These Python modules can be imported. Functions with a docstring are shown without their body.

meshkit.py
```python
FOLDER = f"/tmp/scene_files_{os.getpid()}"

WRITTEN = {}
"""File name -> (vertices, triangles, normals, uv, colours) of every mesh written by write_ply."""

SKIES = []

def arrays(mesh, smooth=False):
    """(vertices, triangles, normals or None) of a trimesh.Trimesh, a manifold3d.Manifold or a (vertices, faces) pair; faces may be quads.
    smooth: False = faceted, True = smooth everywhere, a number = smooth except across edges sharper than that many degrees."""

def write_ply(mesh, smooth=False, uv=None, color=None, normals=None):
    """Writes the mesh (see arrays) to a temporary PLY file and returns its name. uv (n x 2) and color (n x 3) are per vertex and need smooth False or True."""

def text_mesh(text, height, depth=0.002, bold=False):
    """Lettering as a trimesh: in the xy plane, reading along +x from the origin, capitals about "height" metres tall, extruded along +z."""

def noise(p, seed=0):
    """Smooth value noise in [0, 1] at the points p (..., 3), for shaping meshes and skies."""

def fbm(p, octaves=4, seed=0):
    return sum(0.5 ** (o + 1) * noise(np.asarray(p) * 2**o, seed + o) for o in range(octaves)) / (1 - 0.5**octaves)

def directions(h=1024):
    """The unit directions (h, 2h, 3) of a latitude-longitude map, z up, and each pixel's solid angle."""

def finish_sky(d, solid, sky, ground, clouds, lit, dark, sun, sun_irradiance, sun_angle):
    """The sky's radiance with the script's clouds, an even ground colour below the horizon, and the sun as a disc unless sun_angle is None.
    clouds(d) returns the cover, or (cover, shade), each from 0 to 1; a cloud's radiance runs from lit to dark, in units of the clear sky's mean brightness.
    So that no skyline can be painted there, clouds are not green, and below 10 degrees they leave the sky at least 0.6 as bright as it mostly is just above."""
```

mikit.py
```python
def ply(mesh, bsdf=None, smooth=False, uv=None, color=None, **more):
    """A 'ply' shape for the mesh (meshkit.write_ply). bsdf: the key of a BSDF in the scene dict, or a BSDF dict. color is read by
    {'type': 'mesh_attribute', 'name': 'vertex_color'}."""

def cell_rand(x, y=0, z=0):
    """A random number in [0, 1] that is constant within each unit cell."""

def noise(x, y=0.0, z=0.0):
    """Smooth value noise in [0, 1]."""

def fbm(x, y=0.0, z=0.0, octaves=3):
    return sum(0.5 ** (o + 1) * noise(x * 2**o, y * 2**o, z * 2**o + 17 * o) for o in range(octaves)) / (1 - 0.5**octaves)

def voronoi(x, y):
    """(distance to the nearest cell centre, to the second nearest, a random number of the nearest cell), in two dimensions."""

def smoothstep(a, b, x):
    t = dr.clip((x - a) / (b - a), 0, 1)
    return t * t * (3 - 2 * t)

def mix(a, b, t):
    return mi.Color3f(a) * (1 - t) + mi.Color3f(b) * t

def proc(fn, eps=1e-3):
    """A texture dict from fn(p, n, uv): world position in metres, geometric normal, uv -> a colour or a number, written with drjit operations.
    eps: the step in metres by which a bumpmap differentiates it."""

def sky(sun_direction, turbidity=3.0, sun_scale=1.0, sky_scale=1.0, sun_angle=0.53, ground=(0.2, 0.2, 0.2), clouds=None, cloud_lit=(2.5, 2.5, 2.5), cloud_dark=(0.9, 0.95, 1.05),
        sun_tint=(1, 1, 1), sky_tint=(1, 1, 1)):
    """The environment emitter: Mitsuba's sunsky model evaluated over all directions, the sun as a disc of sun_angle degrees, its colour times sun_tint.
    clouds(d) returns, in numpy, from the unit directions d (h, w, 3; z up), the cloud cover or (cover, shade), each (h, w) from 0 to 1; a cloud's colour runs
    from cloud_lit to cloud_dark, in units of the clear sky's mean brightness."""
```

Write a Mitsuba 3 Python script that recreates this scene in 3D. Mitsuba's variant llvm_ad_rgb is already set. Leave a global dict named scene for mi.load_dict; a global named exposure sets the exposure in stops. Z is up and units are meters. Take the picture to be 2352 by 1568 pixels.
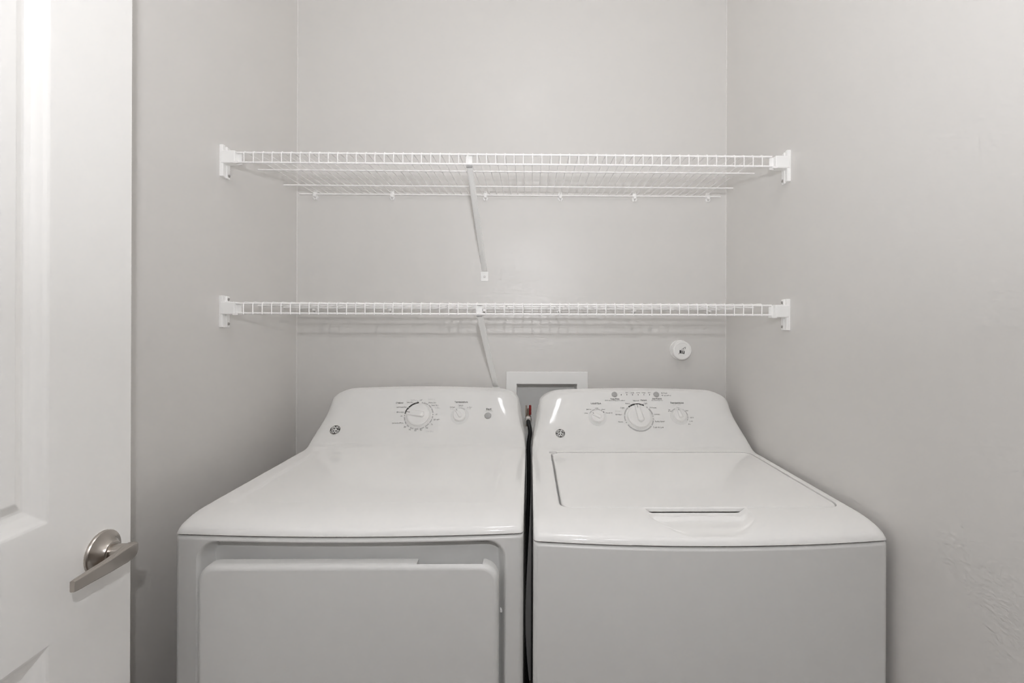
import math
import numpy as np
import trimesh
import manifold3d as m3
import mitsuba as mi
import drjit as dr
import mikit
import meshkit
from mikit import noise, fbm, smoothstep, mix, proc

T = mi.ScalarTransform4f
scene, labels = {"type": "scene"}, {}

# ------------------------------------------------------------------ camera, lights, exposure
EYE, DIST = 1.30, 1.696            # eye height, distance of the lens from the back wall (y = 0)
YAW, ROLL = 0.01222, 0.00337
_F = np.array([math.sin(YAW), math.cos(YAW), 0.0])
_R = np.array([math.cos(YAW), -math.sin(YAW), 0.0])
_U = np.array([0.0, 0.0, 1.0])
_right = math.cos(ROLL) * _R + math.sin(ROLL) * _U
_up = math.cos(ROLL) * _U - math.sin(ROLL) * _R
_m = np.eye(4)
_m[:3, 0], _m[:3, 1], _m[:3, 2], _m[:3, 3] = -_right, _up, _F, (0, -DIST, EYE)
scene["camera"] = {
    "type": "perspective", "fov_axis": "x", "fov": 2 * math.degrees(math.atan(1176.0 / 1070.0)),
    "near_clip": 0.02, "far_clip": 50.0, "to_world": T(_m),
    "principal_point_offset_x": -(1229.44 - 1176) / 2352, "principal_point_offset_y": -(742.06 - 784) / 1568,
}
exposure = 3.27
# the photographer's small flash head just above and behind the lens
FLASH = dict(origin=(0.005, -1.765, EYE + 0.235), size=(0.012, 0.010), power=(366.0, 365.0, 373.0),
             bounce=(140.0, 140.0, 144.0), bounce_size=(0.034, 0.024), tilt=20.0)   # direct part, and the part thrown at the ceiling
# round flush lamps: one on the closet ceiling, one on the hall ceiling behind the camera
CEIL = 2.74
LAMP = dict(origin=(0.01, -1.19), radius=0.12, power=(1.35, 1.35, 1.39))
HALL = dict(origin=(0.3, -2.45), radius=0.17, power=(3.95, 3.95, 4.05))


# ------------------------------------------------------------------ helpers
def add(key, mesh, mat, smooth=30, label=None, cat=None, group=None, kind=None, to_world=None, **more):
    if isinstance(mesh, dict):
        d = dict(mesh)
    else:
        d = mikit.ply(mesh, mat, smooth=smooth, **more)
    if to_world is not None:
        d["to_world"] = to_world
    if key in scene:
        raise ValueError(key)
    scene[key] = d
    tag(key, label, cat, group, kind)
    return key


def tag(key, label=None, cat=None, group=None, kind=None):
    e = {k: v for k, v in (("label", label), ("category", cat), ("group", group), ("kind", kind)) if v}
    if e:
        labels[key] = e


def num(name, i):
    return name if i == 0 else f"{name}_{i:03d}"


def cat_mesh(*ms):
    return trimesh.util.concatenate(list(ms))


def box(x0, x1, y0, y1, z0, z1):
    m = trimesh.creation.box((x1 - x0, y1 - y0, z1 - z0))
    m.apply_translation(((x0 + x1) / 2, (y0 + y1) / 2, (z0 + z1) / 2))
    return m


def rr(w, h, r, n=6):
    """Ring of a rounded rectangle about the origin, counter-clockwise."""
    r = max(min(r, w / 2 - 1e-6, h / 2 - 1e-6), 1e-6)
    out = []
    for cx, cy, a in ((w / 2 - r, h / 2 - r, 0), (-w / 2 + r, h / 2 - r, 90), (-w / 2 + r, -h / 2 + r, 180), (w / 2 - r, -h / 2 + r, 270)):
        t = np.radians(a + np.linspace(0, 90, n + 1))
        out.append(np.stack([cx + r * np.cos(t), cy + r * np.sin(t)], 1))
    return np.vstack(out)


def loft(rings, cap0=True, cap1=True):
    """Closed mesh through rings (k, n, 3) of equal length."""
    R = np.asarray(rings, float)
    k, n = R.shape[:2]
    v = R.reshape(-1, 3)
    i = np.arange(n)
    j = (i + 1) % n
    f = []
    for a in range(k - 1):
        f.append(np.stack([a * n + i, a * n + j, (a + 1) * n + j], 1))
        f.append(np.stack([a * n + i, (a + 1) * n + j, (a + 1) * n + i], 1))
    if cap0:
        v = np.vstack([v, R[0].mean(0)])
        f.append(np.stack([j, i, np.full(n, len(v) - 1)], 1))
    if cap1:
        v = np.vstack([v, R[-1].mean(0)])
        f.append(np.stack([(k - 1) * n + i, (k - 1) * n + j, np.full(n, len(v) - 1)], 1))
    return trimesh.Trimesh(v, np.vstack(f), process=False)


def pillow(w, h, t, r, e=0.002, n=6, ne=4, both=False):
    """Rounded-rectangle plate in the xy plane, from z = 0 to t, its top edge (and bottom edge) rounded with radius e."""
    th = np.linspace(0, np.pi / 2, ne + 1)
    prof = [(e * (1 - math.sin(a)), t - e + e * math.sin(a)) for a in th]
    prof = [(e * (1 - math.cos(a)), t - e + e * math.sin(a)) for a in th]
    if both:
        prof = [(e * (1 - math.cos(a)), e - e * math.sin(a)) for a in th[::-1]] + prof
    else:
        prof = [(0, 0)] + prof
    rings = []
    for ins, z in prof:
        p = rr(w - 2 * ins, h - 2 * ins, r - ins, n)
        rings.append(np.column_stack([p, np.full(len(p), z)]))
    return loft(rings)


def lathe(profile, n=40):
    """Solid of revolution about z from a list of (radius, z), bottom to top."""
    t = np.linspace(0, 2 * np.pi, n, endpoint=False)
    return loft([np.column_stack([max(r, 1e-5) * np.cos(t), max(r, 1e-5) * np.sin(t), np.full(n, z)]) for r, z in profile])


def frame(o, x, y, z):
    m = np.eye(4)
    m[:3, 0], m[:3, 1], m[:3, 2], m[:3, 3] = x, y, z, o
    return m


def put(mesh, m):
    mesh = mesh.copy()
    mesh.apply_transform(m)
    return mesh


def unit(v):
    v = np.asarray(v, float)
    return v / np.linalg.norm(v)


def tube(path, r, n=10, section=None, up=(0, 0, 1)):
    """Sweep of a circle of radius r (number or one per point), or of section (a (n,2) ring, or a function of the index), along the path."""
    P = np.asarray(path, float)
    k = len(P)
    tan = np.gradient(P, axis=0)
    tan /= np.linalg.norm(tan, axis=1, keepdims=True)
    u = np.asarray(up, float)
    if abs(tan[0] @ u) > 0.95:
        u = np.array([1.0, 0, 0])
    u = unit(u - (u @ tan[0]) * tan[0])
    rr_ = np.broadcast_to(r, k)
    t = np.linspace(0, 2 * np.pi, n, endpoint=False)
    rings = []
    for i in range(k):
        u = unit(u - (u @ tan[i]) * tan[i])
        w = np.cross(tan[i], u)
        s = np.stack([np.cos(t), np.sin(t)], 1) * rr_[i] if section is None else (section(i / (k - 1)) if callable(section) else section)
        rings.append(P[i] + s[:, :1] * u + s[:, 1:] * w)
    return loft(rings)


def to_man(mesh):
    mesh = trimesh.Trimesh(mesh.vertices, mesh.faces, process=True)
    return m3.Manifold(m3.Mesh(np.asarray(mesh.vertices, np.float32), np.asarray(mesh.faces, np.uint32)))


def from_man(m):
    q = m.to_mesh()
    return trimesh.Trimesh(np.asarray(q.vert_properties)[:, :3], np.asarray(q.tri_verts), process=False)


def cut(mesh, *cutters):
    m = to_man(mesh)
    for c in cutters:
        m = m - to_man(c)
    return from_man(m)


def sstep(a, b, x):
    t = np.clip((np.asarray(x, float) - a) / (b - a), 0, 1)
    return t * t * (3 - 2 * t)


def pchip(xy, n):
    from scipy.interpolate import PchipInterpolator
    p = np.asarray(xy, float)
    s = np.r_[0, np.cumsum(np.linalg.norm(np.diff(p, axis=0), axis=1))]
    t = np.linspace(0, s[-1], n)
    return np.column_stack([PchipInterpolator(s, p[:, 0])(t), PchipInterpolator(s, p[:, 1])(t)])


# ------------------------------------------------------------------ materials
def prin(name, color, rough=0.4, spec=0.5, metal=0.0, coat=0.0, bump=None, bump_scale=0.0, two=True):
    d = {"type": "principled", "base_color": color if isinstance(color, dict) else {"type": "rgb", "value": list(color)},
         "roughness": rough if isinstance(rough, dict) else float(rough), "specular": float(spec), "metallic": float(metal)}
    if coat:
        d["clearcoat"], d["clearcoat_gloss"] = float(coat), 0.95
    if bump is not None:
        d = {"type": "bumpmap", "arbitrary": bump, "scale": bump_scale, "bsdf": d}
        d["bump_texture"] = d.pop("arbitrary")
    scene[name] = {"type": "twosided", "bsdf": d} if two else d


def wall_relief(p, n, uv):
    """Sprayed texture: small flattened blobs with short ridges, denser in some patches than in others."""
    a = noise(p.x * 9, p.y * 9, p.z * 9)
    w = noise(p.x * 60, p.y * 60, p.z * 60)
    b = fbm(p.x * 190 + 2.5 * w, p.y * 190 + 2.5 * w, p.z * 250 + 1.5 * w, 2)
    blob = smoothstep(0.42, 0.66, b) * (0.55 + 0.45 * smoothstep(0.3, 0.7, a))
    return blob + 0.10 * noise(p.x * 420, p.y * 420, p.z * 420)


prin("wall_paint", (0.60, 0.588, 0.571), 0.35, 0.5, bump=proc(wall_relief, 0.8e-3), bump_scale=0.00034)
prin("ceiling_paint", (0.82, 0.81, 0.79), 0.8, 0.3)
prin("floor_plank", proc(lambda p, n, uv: mix((0.13, 0.10, 0.08), (0.20, 0.155, 0.12), fbm(p.x * 40, p.y * 4, 0, 3))), 0.45)
prin("door_paint", (0.77, 0.765, 0.75), 0.32, 0.45)
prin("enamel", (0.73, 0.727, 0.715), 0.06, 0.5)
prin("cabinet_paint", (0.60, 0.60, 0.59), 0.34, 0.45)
prin("knob_plastic", (0.74, 0.737, 0.725), 0.11, 0.5)
prin("shelf_coating", (0.78, 0.78, 0.77), 0.3, 0.5)
prin("white_plastic", (0.76, 0.757, 0.745), 0.35, 0.45)
prin("box_plastic", (0.74, 0.74, 0.73), 0.45, 0.4)
prin("nickel", (0.48, 0.445, 0.41), 0.24, 0.5, metal=1.0)
prin("screw_metal", (0.45, 0.44, 0.43), 0.35, 0.5, metal=1.0)
prin("chrome", (0.75, 0.74, 0.72), 0.12, 0.5, metal=1.0)
prin("rubber", (0.018, 0.018, 0.018), 0.5, 0.4)
prin("red_plastic", (0.22, 0.014, 0.011), 0.3, 0.5)
prin("button_grey", (0.36, 0.36, 0.355), 0.25, 0.5)
prin("print_black", (0.02, 0.02, 0.02), 0.45, 0.4)
prin("print_grey", (0.42, 0.42, 0.415), 0.45, 0.4)
prin("print_pale", (0.55, 0.55, 0.545), 0.45, 0.4)
prin("halo_grey", (0.68, 0.68, 0.67), 0.12, 0.5)
prin("dark_metal", (0.05, 0.05, 0.05), 0.5, 0.3)
prin("brass", (0.36, 0.31, 0.26), 0.35, 0.5, metal=1.0)

# ------------------------------------------------------------------ room
XL, XR = -0.843, 0.718
YF0, YF1 = -1.70 - 0.10, -1.70 - 0.22       # front wall of the closet, behind the lens
BX0, BX1, BZ0, BZ1 = -0.046, 0.173, 0.9020, 1.0802   # hole of the outlet box


def structure(key, mesh, mat, label):
    add(key, mesh, mat, smooth=False, label=label, kind="structure")


back = cut(box(XL - 0.1, XR + 0.1, 0.0, 0.14, 0.0, CEIL), box(BX0 - 0.006, BX1 + 0.006, -0.1, 0.12, BZ0 - 0.006, BZ1 + 0.006))
structure("wall_back", back, "wall_paint", "pale greige textured back wall behind the washer and dryer")
structure("wall_left", box(XL - 0.1, XL, YF1, 0.0, 0.0, CEIL), "wall_paint", "greige side wall between the open door and the back wall")
structure("wall_right", box(XR, XR + 0.1, YF1, 0.0, 0.0, CEIL), "wall_paint", "greige side wall beside the washer")
front = cut(box(XL, XR, YF1, YF0, 0.0, CEIL), box(-0.655, 0.60, YF1 - 0.1, YF0 + 0.1, -0.1, 2.06))
structure("wall_front", front, "wall_paint", "closet front wall with the doorway behind the camera")
structure("ceiling", box(-2.0, 2.0, -3.4, 0.14, CEIL, CEIL + 0.08), "ceiling_paint", "white ceiling above the closet and hall")
structure("floor", box(-2.0, 2.0, -3.4, 0.14, -0.08, 0.0), "floor_plank", "brown plank floor under the machines")
structure("wall_hall_back", box(-2.0, 2.0, -3.5, -3.4, 0.0, CEIL), "wall_paint", "greige hall wall behind the camera")
structure("wall_hall_left", box(-2.1, -2.0, -3.4, YF1, 0.0, CEIL), "wall_paint", "greige hall end wall left of the camera")
structure("wall_hall_right", box(2.0, 2.1, -3.4, YF1, 0.0, CEIL), "wall_paint", "greige hall end wall right of the camera")
structure("wall_hall_front", cat_mesh(box(-2.0, XL - 0.1, YF1, YF1 + 0.1, 0, CEIL), box(XR + 0.1, 2.0, YF1, YF1 + 0.1, 0, CEIL)), "wall_paint", "hall side of the closet front wall")

# thin paint bead where the back wall meets the side walls
prin("bead_paint", (0.65, 0.64, 0.622), 0.4)
for i, (x, lab) in enumerate(((XL, "thin pale paint line in the corner behind the dryer"), (XR, "thin pale paint line in the corner behind the washer"))):
    q = trimesh.creation.cylinder(0.0018, CEIL, sections=12)
    q.apply_translation((x, 0, CEIL / 2))
    add(f"trim_{i + 1}", q, "bead_paint", 40, label=lab, kind="structure")

# ------------------------------------------------------------------ lamps
def emitter_quad(key, m, sx, sy, power):
    """Flat lamp glass in the xy plane of m, shining along its z."""
    q = put(trimesh.Trimesh([[-sx, -sy, 0], [sx, -sy, 0], [sx, sy, 0], [-sx, sy, 0]], [[0, 1, 2], [0, 2, 3]], process=False), m)
    d = mikit.ply(q, "white_plastic")
    d["emitter"] = {"type": "area", "radiance": {"type": "rgb", "value": list(power)}}
    scene[key] = d


fo = np.array(FLASH["origin"])
emitter_quad("flash_lamp__lens", frame(fo, (-1, 0, 0), (0, 0, 1), (0, 1, 0)), *FLASH["size"], FLASH["power"])
add("flash_lamp__housing", put(pillow(0.08, 0.05, 0.05, 0.006, 0.004, both=True), frame(fo - (0, 0.002, 0), (1, 0, 0), (0, 0, 1), (0, -1, 0))), "dark_metal", 30)
ta = math.radians(FLASH["tilt"])
up_axis = np.array([0, math.sin(ta), math.cos(ta)])
emitter_quad("flash_lamp__bounce_lens", frame(fo + (0, -0.027, 0.034), (1, 0, 0), np.cross(up_axis, (1, 0, 0)), up_axis), *FLASH["bounce_size"], FLASH["bounce"])
tag("flash_lamp", "small flash lamp held above the camera", "lamp")
for key, L, lab in (("ceiling_lamp", LAMP, "round flush lamp on the closet ceiling"), ("ceiling_lamp_001", HALL, "round flush lamp on the hall ceiling behind the camera")):
    r = L["radius"]
    o = np.array([L["origin"][0], L["origin"][1], CEIL])
    flip = frame(o, (1, 0, 0), (0, -1, 0), (0, 0, -1))
    add(key + "__base", put(lathe([(r + 0.012, 0), (r + 0.012, 0.018), (r + 0.006, 0.026), (r - 0.002, 0.026)]), flip), "white_plastic", 30)
    dome = put(lathe([(r - 0.004, 0.026)] + [(r * math.cos(a), 0.026 + 0.06 * math.sin(a)) for a in np.linspace(0.1, 1.5, 8)]), flip)
    dd = mikit.ply(dome, "white_plastic", smooth=True)
    dd["emitter"] = {"type": "area", "radiance": {"type": "rgb", "value": list(L["power"])}}
    scene[key + "__diffuser"] = dd
    tag(key, lab, "lamp")

# ------------------------------------------------------------------ washer and dryer castings
W = 0.346            # half width of a machine
DECK = 0.906         # height of both decks
SEAM = 0.880         # underside of the top cover
BASE = 0.527         # depth of the deck, front edge to console
BOW = {-1: 0.015, 1: 0.024}       # how far the middle of the front bulges: dryer, washer (by the side they stand on)
PROF = [(0.0, -0.026), (0.0030, -0.0185), (0.0085, -0.0132), (0.018, -0.0090), (0.032, -0.0054), (0.052, -0.0021), (0.076, -0.0003), (0.10, 0.0),
        (0.30, 0.0), (BASE - 0.02, 0.0), (BASE, 0.0006), (BASE + 0.012, 0.0022), (BASE + 0.024, 0.0065), (BASE + 0.045, 0.0245), (BASE + 0.070, 0.050),
        (BASE + 0.100, 0.088), (BASE + 0.122, 0.119), (BASE + 0.1375, 0.1415), (BASE + 0.146, 0.1527), (BASE + 0.151, 0.1568), (BASE + 0.158, 0.1586), (BASE + 0.170, 0.159), (BASE + 0.185, 0.159),
        (BASE + 0.206, 0.155), (BASE + 0.213, 0.148)]
ARCH = 0.011


def resample(p, step_fn):
    from scipy.interpolate import PchipInterpolator
    p = np.asarray(p, float)
    s = np.r_[0, np.cumsum(np.linalg.norm(np.diff(p, axis=0), axis=1))]
    fy, fz = PchipInterpolator(s, p[:, 0]), PchipInterpolator(s, p[:, 1])
    t, out = 0.0, []
    while t < s[-1]:
        out.append(t)
        t += step_fn(float(fy(t)))
    out.append(s[-1])
    out = np.array(out)
    return np.column_stack([fy(out), fz(out)])


def side_inset(dz):
    return 0.026 * sstep(-0.02, 0.15, np.maximum(dz, 0) * 1.0) * (np.asarray(dz) > 0)


def hood_row(dy, dz, yfront, xc, relief=None, ncen=121):
    """Points of one cross-section of the casting, from its left foot over the top to its right foot."""
    cw = float(sstep(0.0, 0.15, dz))                 # 0 on the deck, 1 at the console's crest
    inset = float(side_inset(dz))
    a, b = 0.020 + 0.052 * cw, 0.0075 + 0.0295 * cw
    b = min(b, max(dz + 0.026, 0.0) * 0.85)
    fw = 1 - float(sstep(0.02, 0.42, dy))            # weight of the bow
    pw = 1 - float(sstep(0.0, 0.12, dy))             # weight of the rounded plan corners
    w = W - inset
    xs = np.linspace(-(w - a), w - a, ncen)
    th = np.linspace(0, np.pi / 2, 10)[1:]
    xr = w - a + a * np.sin(th)
    zr = -b * (1 - np.cos(th))
    z0 = dz - b
    zs = np.linspace(z0, -0.026, 7)[1:]
    xside = W - side_inset(zs)
    xside = np.maximum(xside, w)
    X = np.r_[-xside[::-1], -xr[::-1], xs, xr, xside]
    Z = np.r_[zs[::-1], dz + zr[::-1], np.full(ncen, dz), dz + zr, zs]
    dep = np.clip((Z + 0.026) / (dz + 0.026 + 1e-9), 0, 1)
    Z = Z + ARCH * (1 - (X / W) ** 2) * cw * dep
    Y = np.full(len(X), dy) - BOW[1 if xc > 0 else -1] * (1 - np.clip(X / W, -1, 1) ** 2) * fw
    r = 0.010
    over = np.clip((np.abs(X) - (W - r)) / r, 0, 1)
    Y = Y + pw * r * (1 - np.sqrt(1 - over ** 2))
    if relief is not None:
        Z = relief(X, Y, Z)
    return np.column_stack([X + xc, Y + yfront, Z + DECK])


def hood(rows, yfront, xc, relief=None, cap_front=False, ncen=121):
    R = [hood_row(dy, dz, yfront, xc, relief, ncen) for dy, dz in rows]
    def drop(r):
        q = r.copy()
        q[:, 2] = SEAM
        return q
    first = [drop(R[0])] if cap_front else []
    R = np.array(first + R + [drop(R[-1])])
    k, n = R.shape[:2]
    v = R.reshape(-1, 3)
    i = np.arange(n - 1)
    f = []
    for a in range(k - 1):
        f.append(np.stack([a * n + i, a * n + i + 1, (a + 1) * n + i + 1], 1))
        f.append(np.stack([a * n + i, (a + 1) * n + i + 1, (a + 1) * n + i], 1))
    # underside
    bottom = np.r_[np.arange(n), np.arange(1, k) * n + n - 1, (k - 1) * n + np.arange(n - 2, -1, -1), np.arange(k - 2, 0, -1) * n]
    v = np.vstack([v, [v[:, 0].mean(), v[:, 1].mean(), SEAM]])
    c = len(v) - 1
    f.append(np.stack([np.roll(bottom, -1), bottom, np.full(len(bottom), c)], 1))
    m = trimesh.Trimesh(v, np.vstack(f), process=True, merge_norm=True, merge_tex=True)
    q = m.faces
    m.update_faces((q[:, 0] != q[:, 1]) & (q[:, 1] != q[:, 2]) & (q[:, 2] != q[:, 0]))
    if m.volume < 0:
        m.invert()
    return m


_prof_dense = pchip(PROF, 4000)


def face_point(machine, x, z):
    """Point of the console's face at height z and position x (metres, world), with its frame: across, up the slope, outwards."""
    yfront, xc = machine

    def at(xx, zz):
        dz = _prof_dense[:, 1]
        cw = sstep(0.0, 0.15, dz)
        top = dz + ARCH * (1 - ((xx - xc) / W) ** 2) * cw
        ok = (_prof_dense[:, 0] > BASE) & (_prof_dense[:, 0] < BASE + 0.168)
        yy = np.interp(zz - DECK, top[ok], _prof_dense[ok, 0])
        return np.array([xx, yfront + yy, zz])

    p = at(x, z)
    e = 0.004
    tx, tz = unit(at(x + e, z) - at(x - e, z)), unit(at(x, z + e) - at(x, z - e))
    n = unit(np.cross(tx, tz))
    if n[1] > 0:
        n = -n
    up = unit(np.cross(n, tx))
    return p, tx, up, n


def on_face(mesh, machine, x, z, lift=0.0, turn=0.0):
    p, tx, up, n = face_point(machine, x, z)
    c, s = math.cos(turn), math.sin(turn)
    return put(mesh, frame(p + lift * n, c * tx + s * up, -s * tx + c * up, n))


DRYER = (-0.763, -0.357)     # y of the front edge, centre x
WASHER = (-0.797, 0.355)


def cabinet(machine, recess=None):
    """Painted steel cabinet with a bowed front, rounded edges and, on the dryer, the recess around the door."""
    yfront, xc = machine
    top, bot, r, rt = SEAM - 0.0045, 0.0, 0.010, 0.006
    th = np.linspace(np.pi / 2, 0, 8)
    xs = [(-W + r - r * math.sin(t), r * (1 - math.cos(t))) for t in th]
    zs = [(bot, 0.0), (0.05, 0.0)]
    xm = np.linspace(-W + r, W - r, 40)[1:-1]
    zm = np.linspace(0.1, top - rt, 30)[:-1]
    if recess is not None:
        x0, x1, z0, z1 = recess
        t = np.linspace(-0.012, 0.048, 26)
        xm = np.unique(np.r_[xm, x0 + t, x1 - t])
        zm = np.unique(np.r_[zm, z0 + t, z1 - t])
        xm = xm[(xm > -W + r + 1e-4) & (xm < W - r - 1e-4)]
        zm = zm[(zm > 0.06) & (zm < top - rt - 1e-4)]
    X = np.array([x for x, _ in xs] + list(xm) + [-x for x, _ in xs[::-1]])
    XO = np.array([o for _, o in xs] + [0.0] * len(xm) + [o for _, o in xs[::-1]])
    zt = [(top - rt + rt * math.sin(t), rt * (1 - math.cos(t))) for t in np.linspace(0, np.pi / 2, 7)]
    Z = np.array([z for z, _ in zs] + list(zm) + [z for z, _ in zt])
    ZO = np.array([o for _, o in zs] + [0.0] * len(zm) + [o for _, o in zt])
    gx, gz = np.meshgrid(X, Z)
    gy = yfront - BOW[1 if xc > 0 else -1] * (1 - np.clip(gx / W, -1, 1) ** 2) + XO[None] + ZO[:, None]
    if recess is not None:
        rc = 0.036
        cx, cz, hx, hz = (x0 + x1) / 2, (z0 + z1) / 2, (x1 - x0) / 2, (z1 - z0) / 2
        qx, qz = np.abs(gx - cx) - hx + rc, np.abs(gz - cz) - hz + rc
        sd = np.hypot(np.maximum(qx, 0), np.maximum(qz, 0)) + np.minimum(np.maximum(qx, qz), 0) - rc
        gy = gy + 0.034 * sstep(0.005, -0.012, sd)
    nz, nx = gx.shape
    v = np.stack([gx + xc, gy, gz], -1).reshape(-1, 3)
    idx = np.arange(nz * nx).reshape(nz, nx)
    a, b, c, e = idx[:-1, :-1].ravel(), idx[:-1, 1:].ravel(), idx[1:, 1:].ravel(), idx[1:, :-1].ravel()
    f = [np.stack([a, b, c], 1), np.stack([a, c, e], 1)]
    loop = np.r_[idx[0], idx[1:, -1], idx[-1, -2::-1], idx[-2:0:-1, 0]]
    yb = yfront + 0.715
    vb = v[loop].copy()
    vb[:, 1] = yb
    o = len(v)
    k = np.arange(len(loop))
    k2 = (k + 1) % len(loop)
    v = np.vstack([v, vb, [[xc, yb, (top + bot) / 2]]])
    f += [np.stack([loop[k2], loop[k], o + k], 1), np.stack([loop[k2], o + k, o + k2], 1), np.stack([o + k2, o + k, np.full(len(k), len(v) - 1)], 1)]
    m = trimesh.Trimesh(v, np.vstack(f), process=False)
    return m


def machine_step(dy):
    if dy < 0.035:
        return 0.0016
    if dy < 0.135:
        return 0.0022
    if dy < BASE - 0.03:
        return 0.006
    return 0.0035


ROWS = resample(PROF, machine_step)
SPLIT = int(np.argmin(np.abs(ROWS[:, 0] - BASE)))


def dryer_relief(X, Y, Z):
    """Shallow flat panel pressed into the dryer's deck."""
    sx = np.minimum(X + 0.298, 0.277 - X)
    sy = np.minimum(Y - 0.090, (0.524 - Y) * 0.16)
    q = np.minimum(sx, sy)
    return Z - 0.0032 * sstep(0.0, 0.010, q) * (Z > -0.012)


def washer_relief(X, Y, Z):
    """The scoop in the front of the cover that gives a grip under the lid: a dish, narrower at the front than under the lid."""
    p = np.asarray(PROF)
    surf = np.interp(Y + 0.024, p[:, 0], p[:, 1])
    hw = 0.064 + 0.044 * sstep(-0.02, 0.06, Y)
    base = -0.0130 - 0.0056 * sstep(-0.016, 0.05, Y) + 0.0078 * sstep(0.068, 0.080, Y)
    depth = np.maximum(surf - base, 0.0015)
    wb = 0.036 - 0.018 * sstep(0.0, 0.09, Y)
    t = np.maximum(np.abs(X) - (hw - wb), 0) / wb
    floor = base + depth * t ** 2.0
    k = 0.0026
    h = np.clip(0.5 + 0.5 * (floor - Z) / k, 0, 1)
    s = floor * (1 - h) + Z * h - k * h * (1 - h)
    return np.where((Y < 0.16) & (np.abs(X) < 0.16), np.maximum(s, -0.0255), Z)


# dryer ------------------------------------------------------------
rec = (-0.295, 0.307, 0.27, 0.8640)
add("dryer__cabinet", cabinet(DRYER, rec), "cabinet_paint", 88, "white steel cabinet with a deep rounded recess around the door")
add("dryer__cabinet__seam_gasket", box(-0.357 - W + 0.009, -0.357 + W - 0.009, -0.763 + 0.008, -0.10, 0.86, SEAM - 0.0003), "dark_metal", False, "dark seam under the top cover")
add("dryer__top_cover", hood(ROWS[:SPLIT + 1], *DRYER, relief=dryer_relief), "enamel", 40, "glossy white deck with a shallow pressed panel")
add("dryer__control_console", hood(ROWS[SPLIT:], *DRYER, cap_front=True), "enamel", 40, "sloping white console with an arched top")
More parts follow.
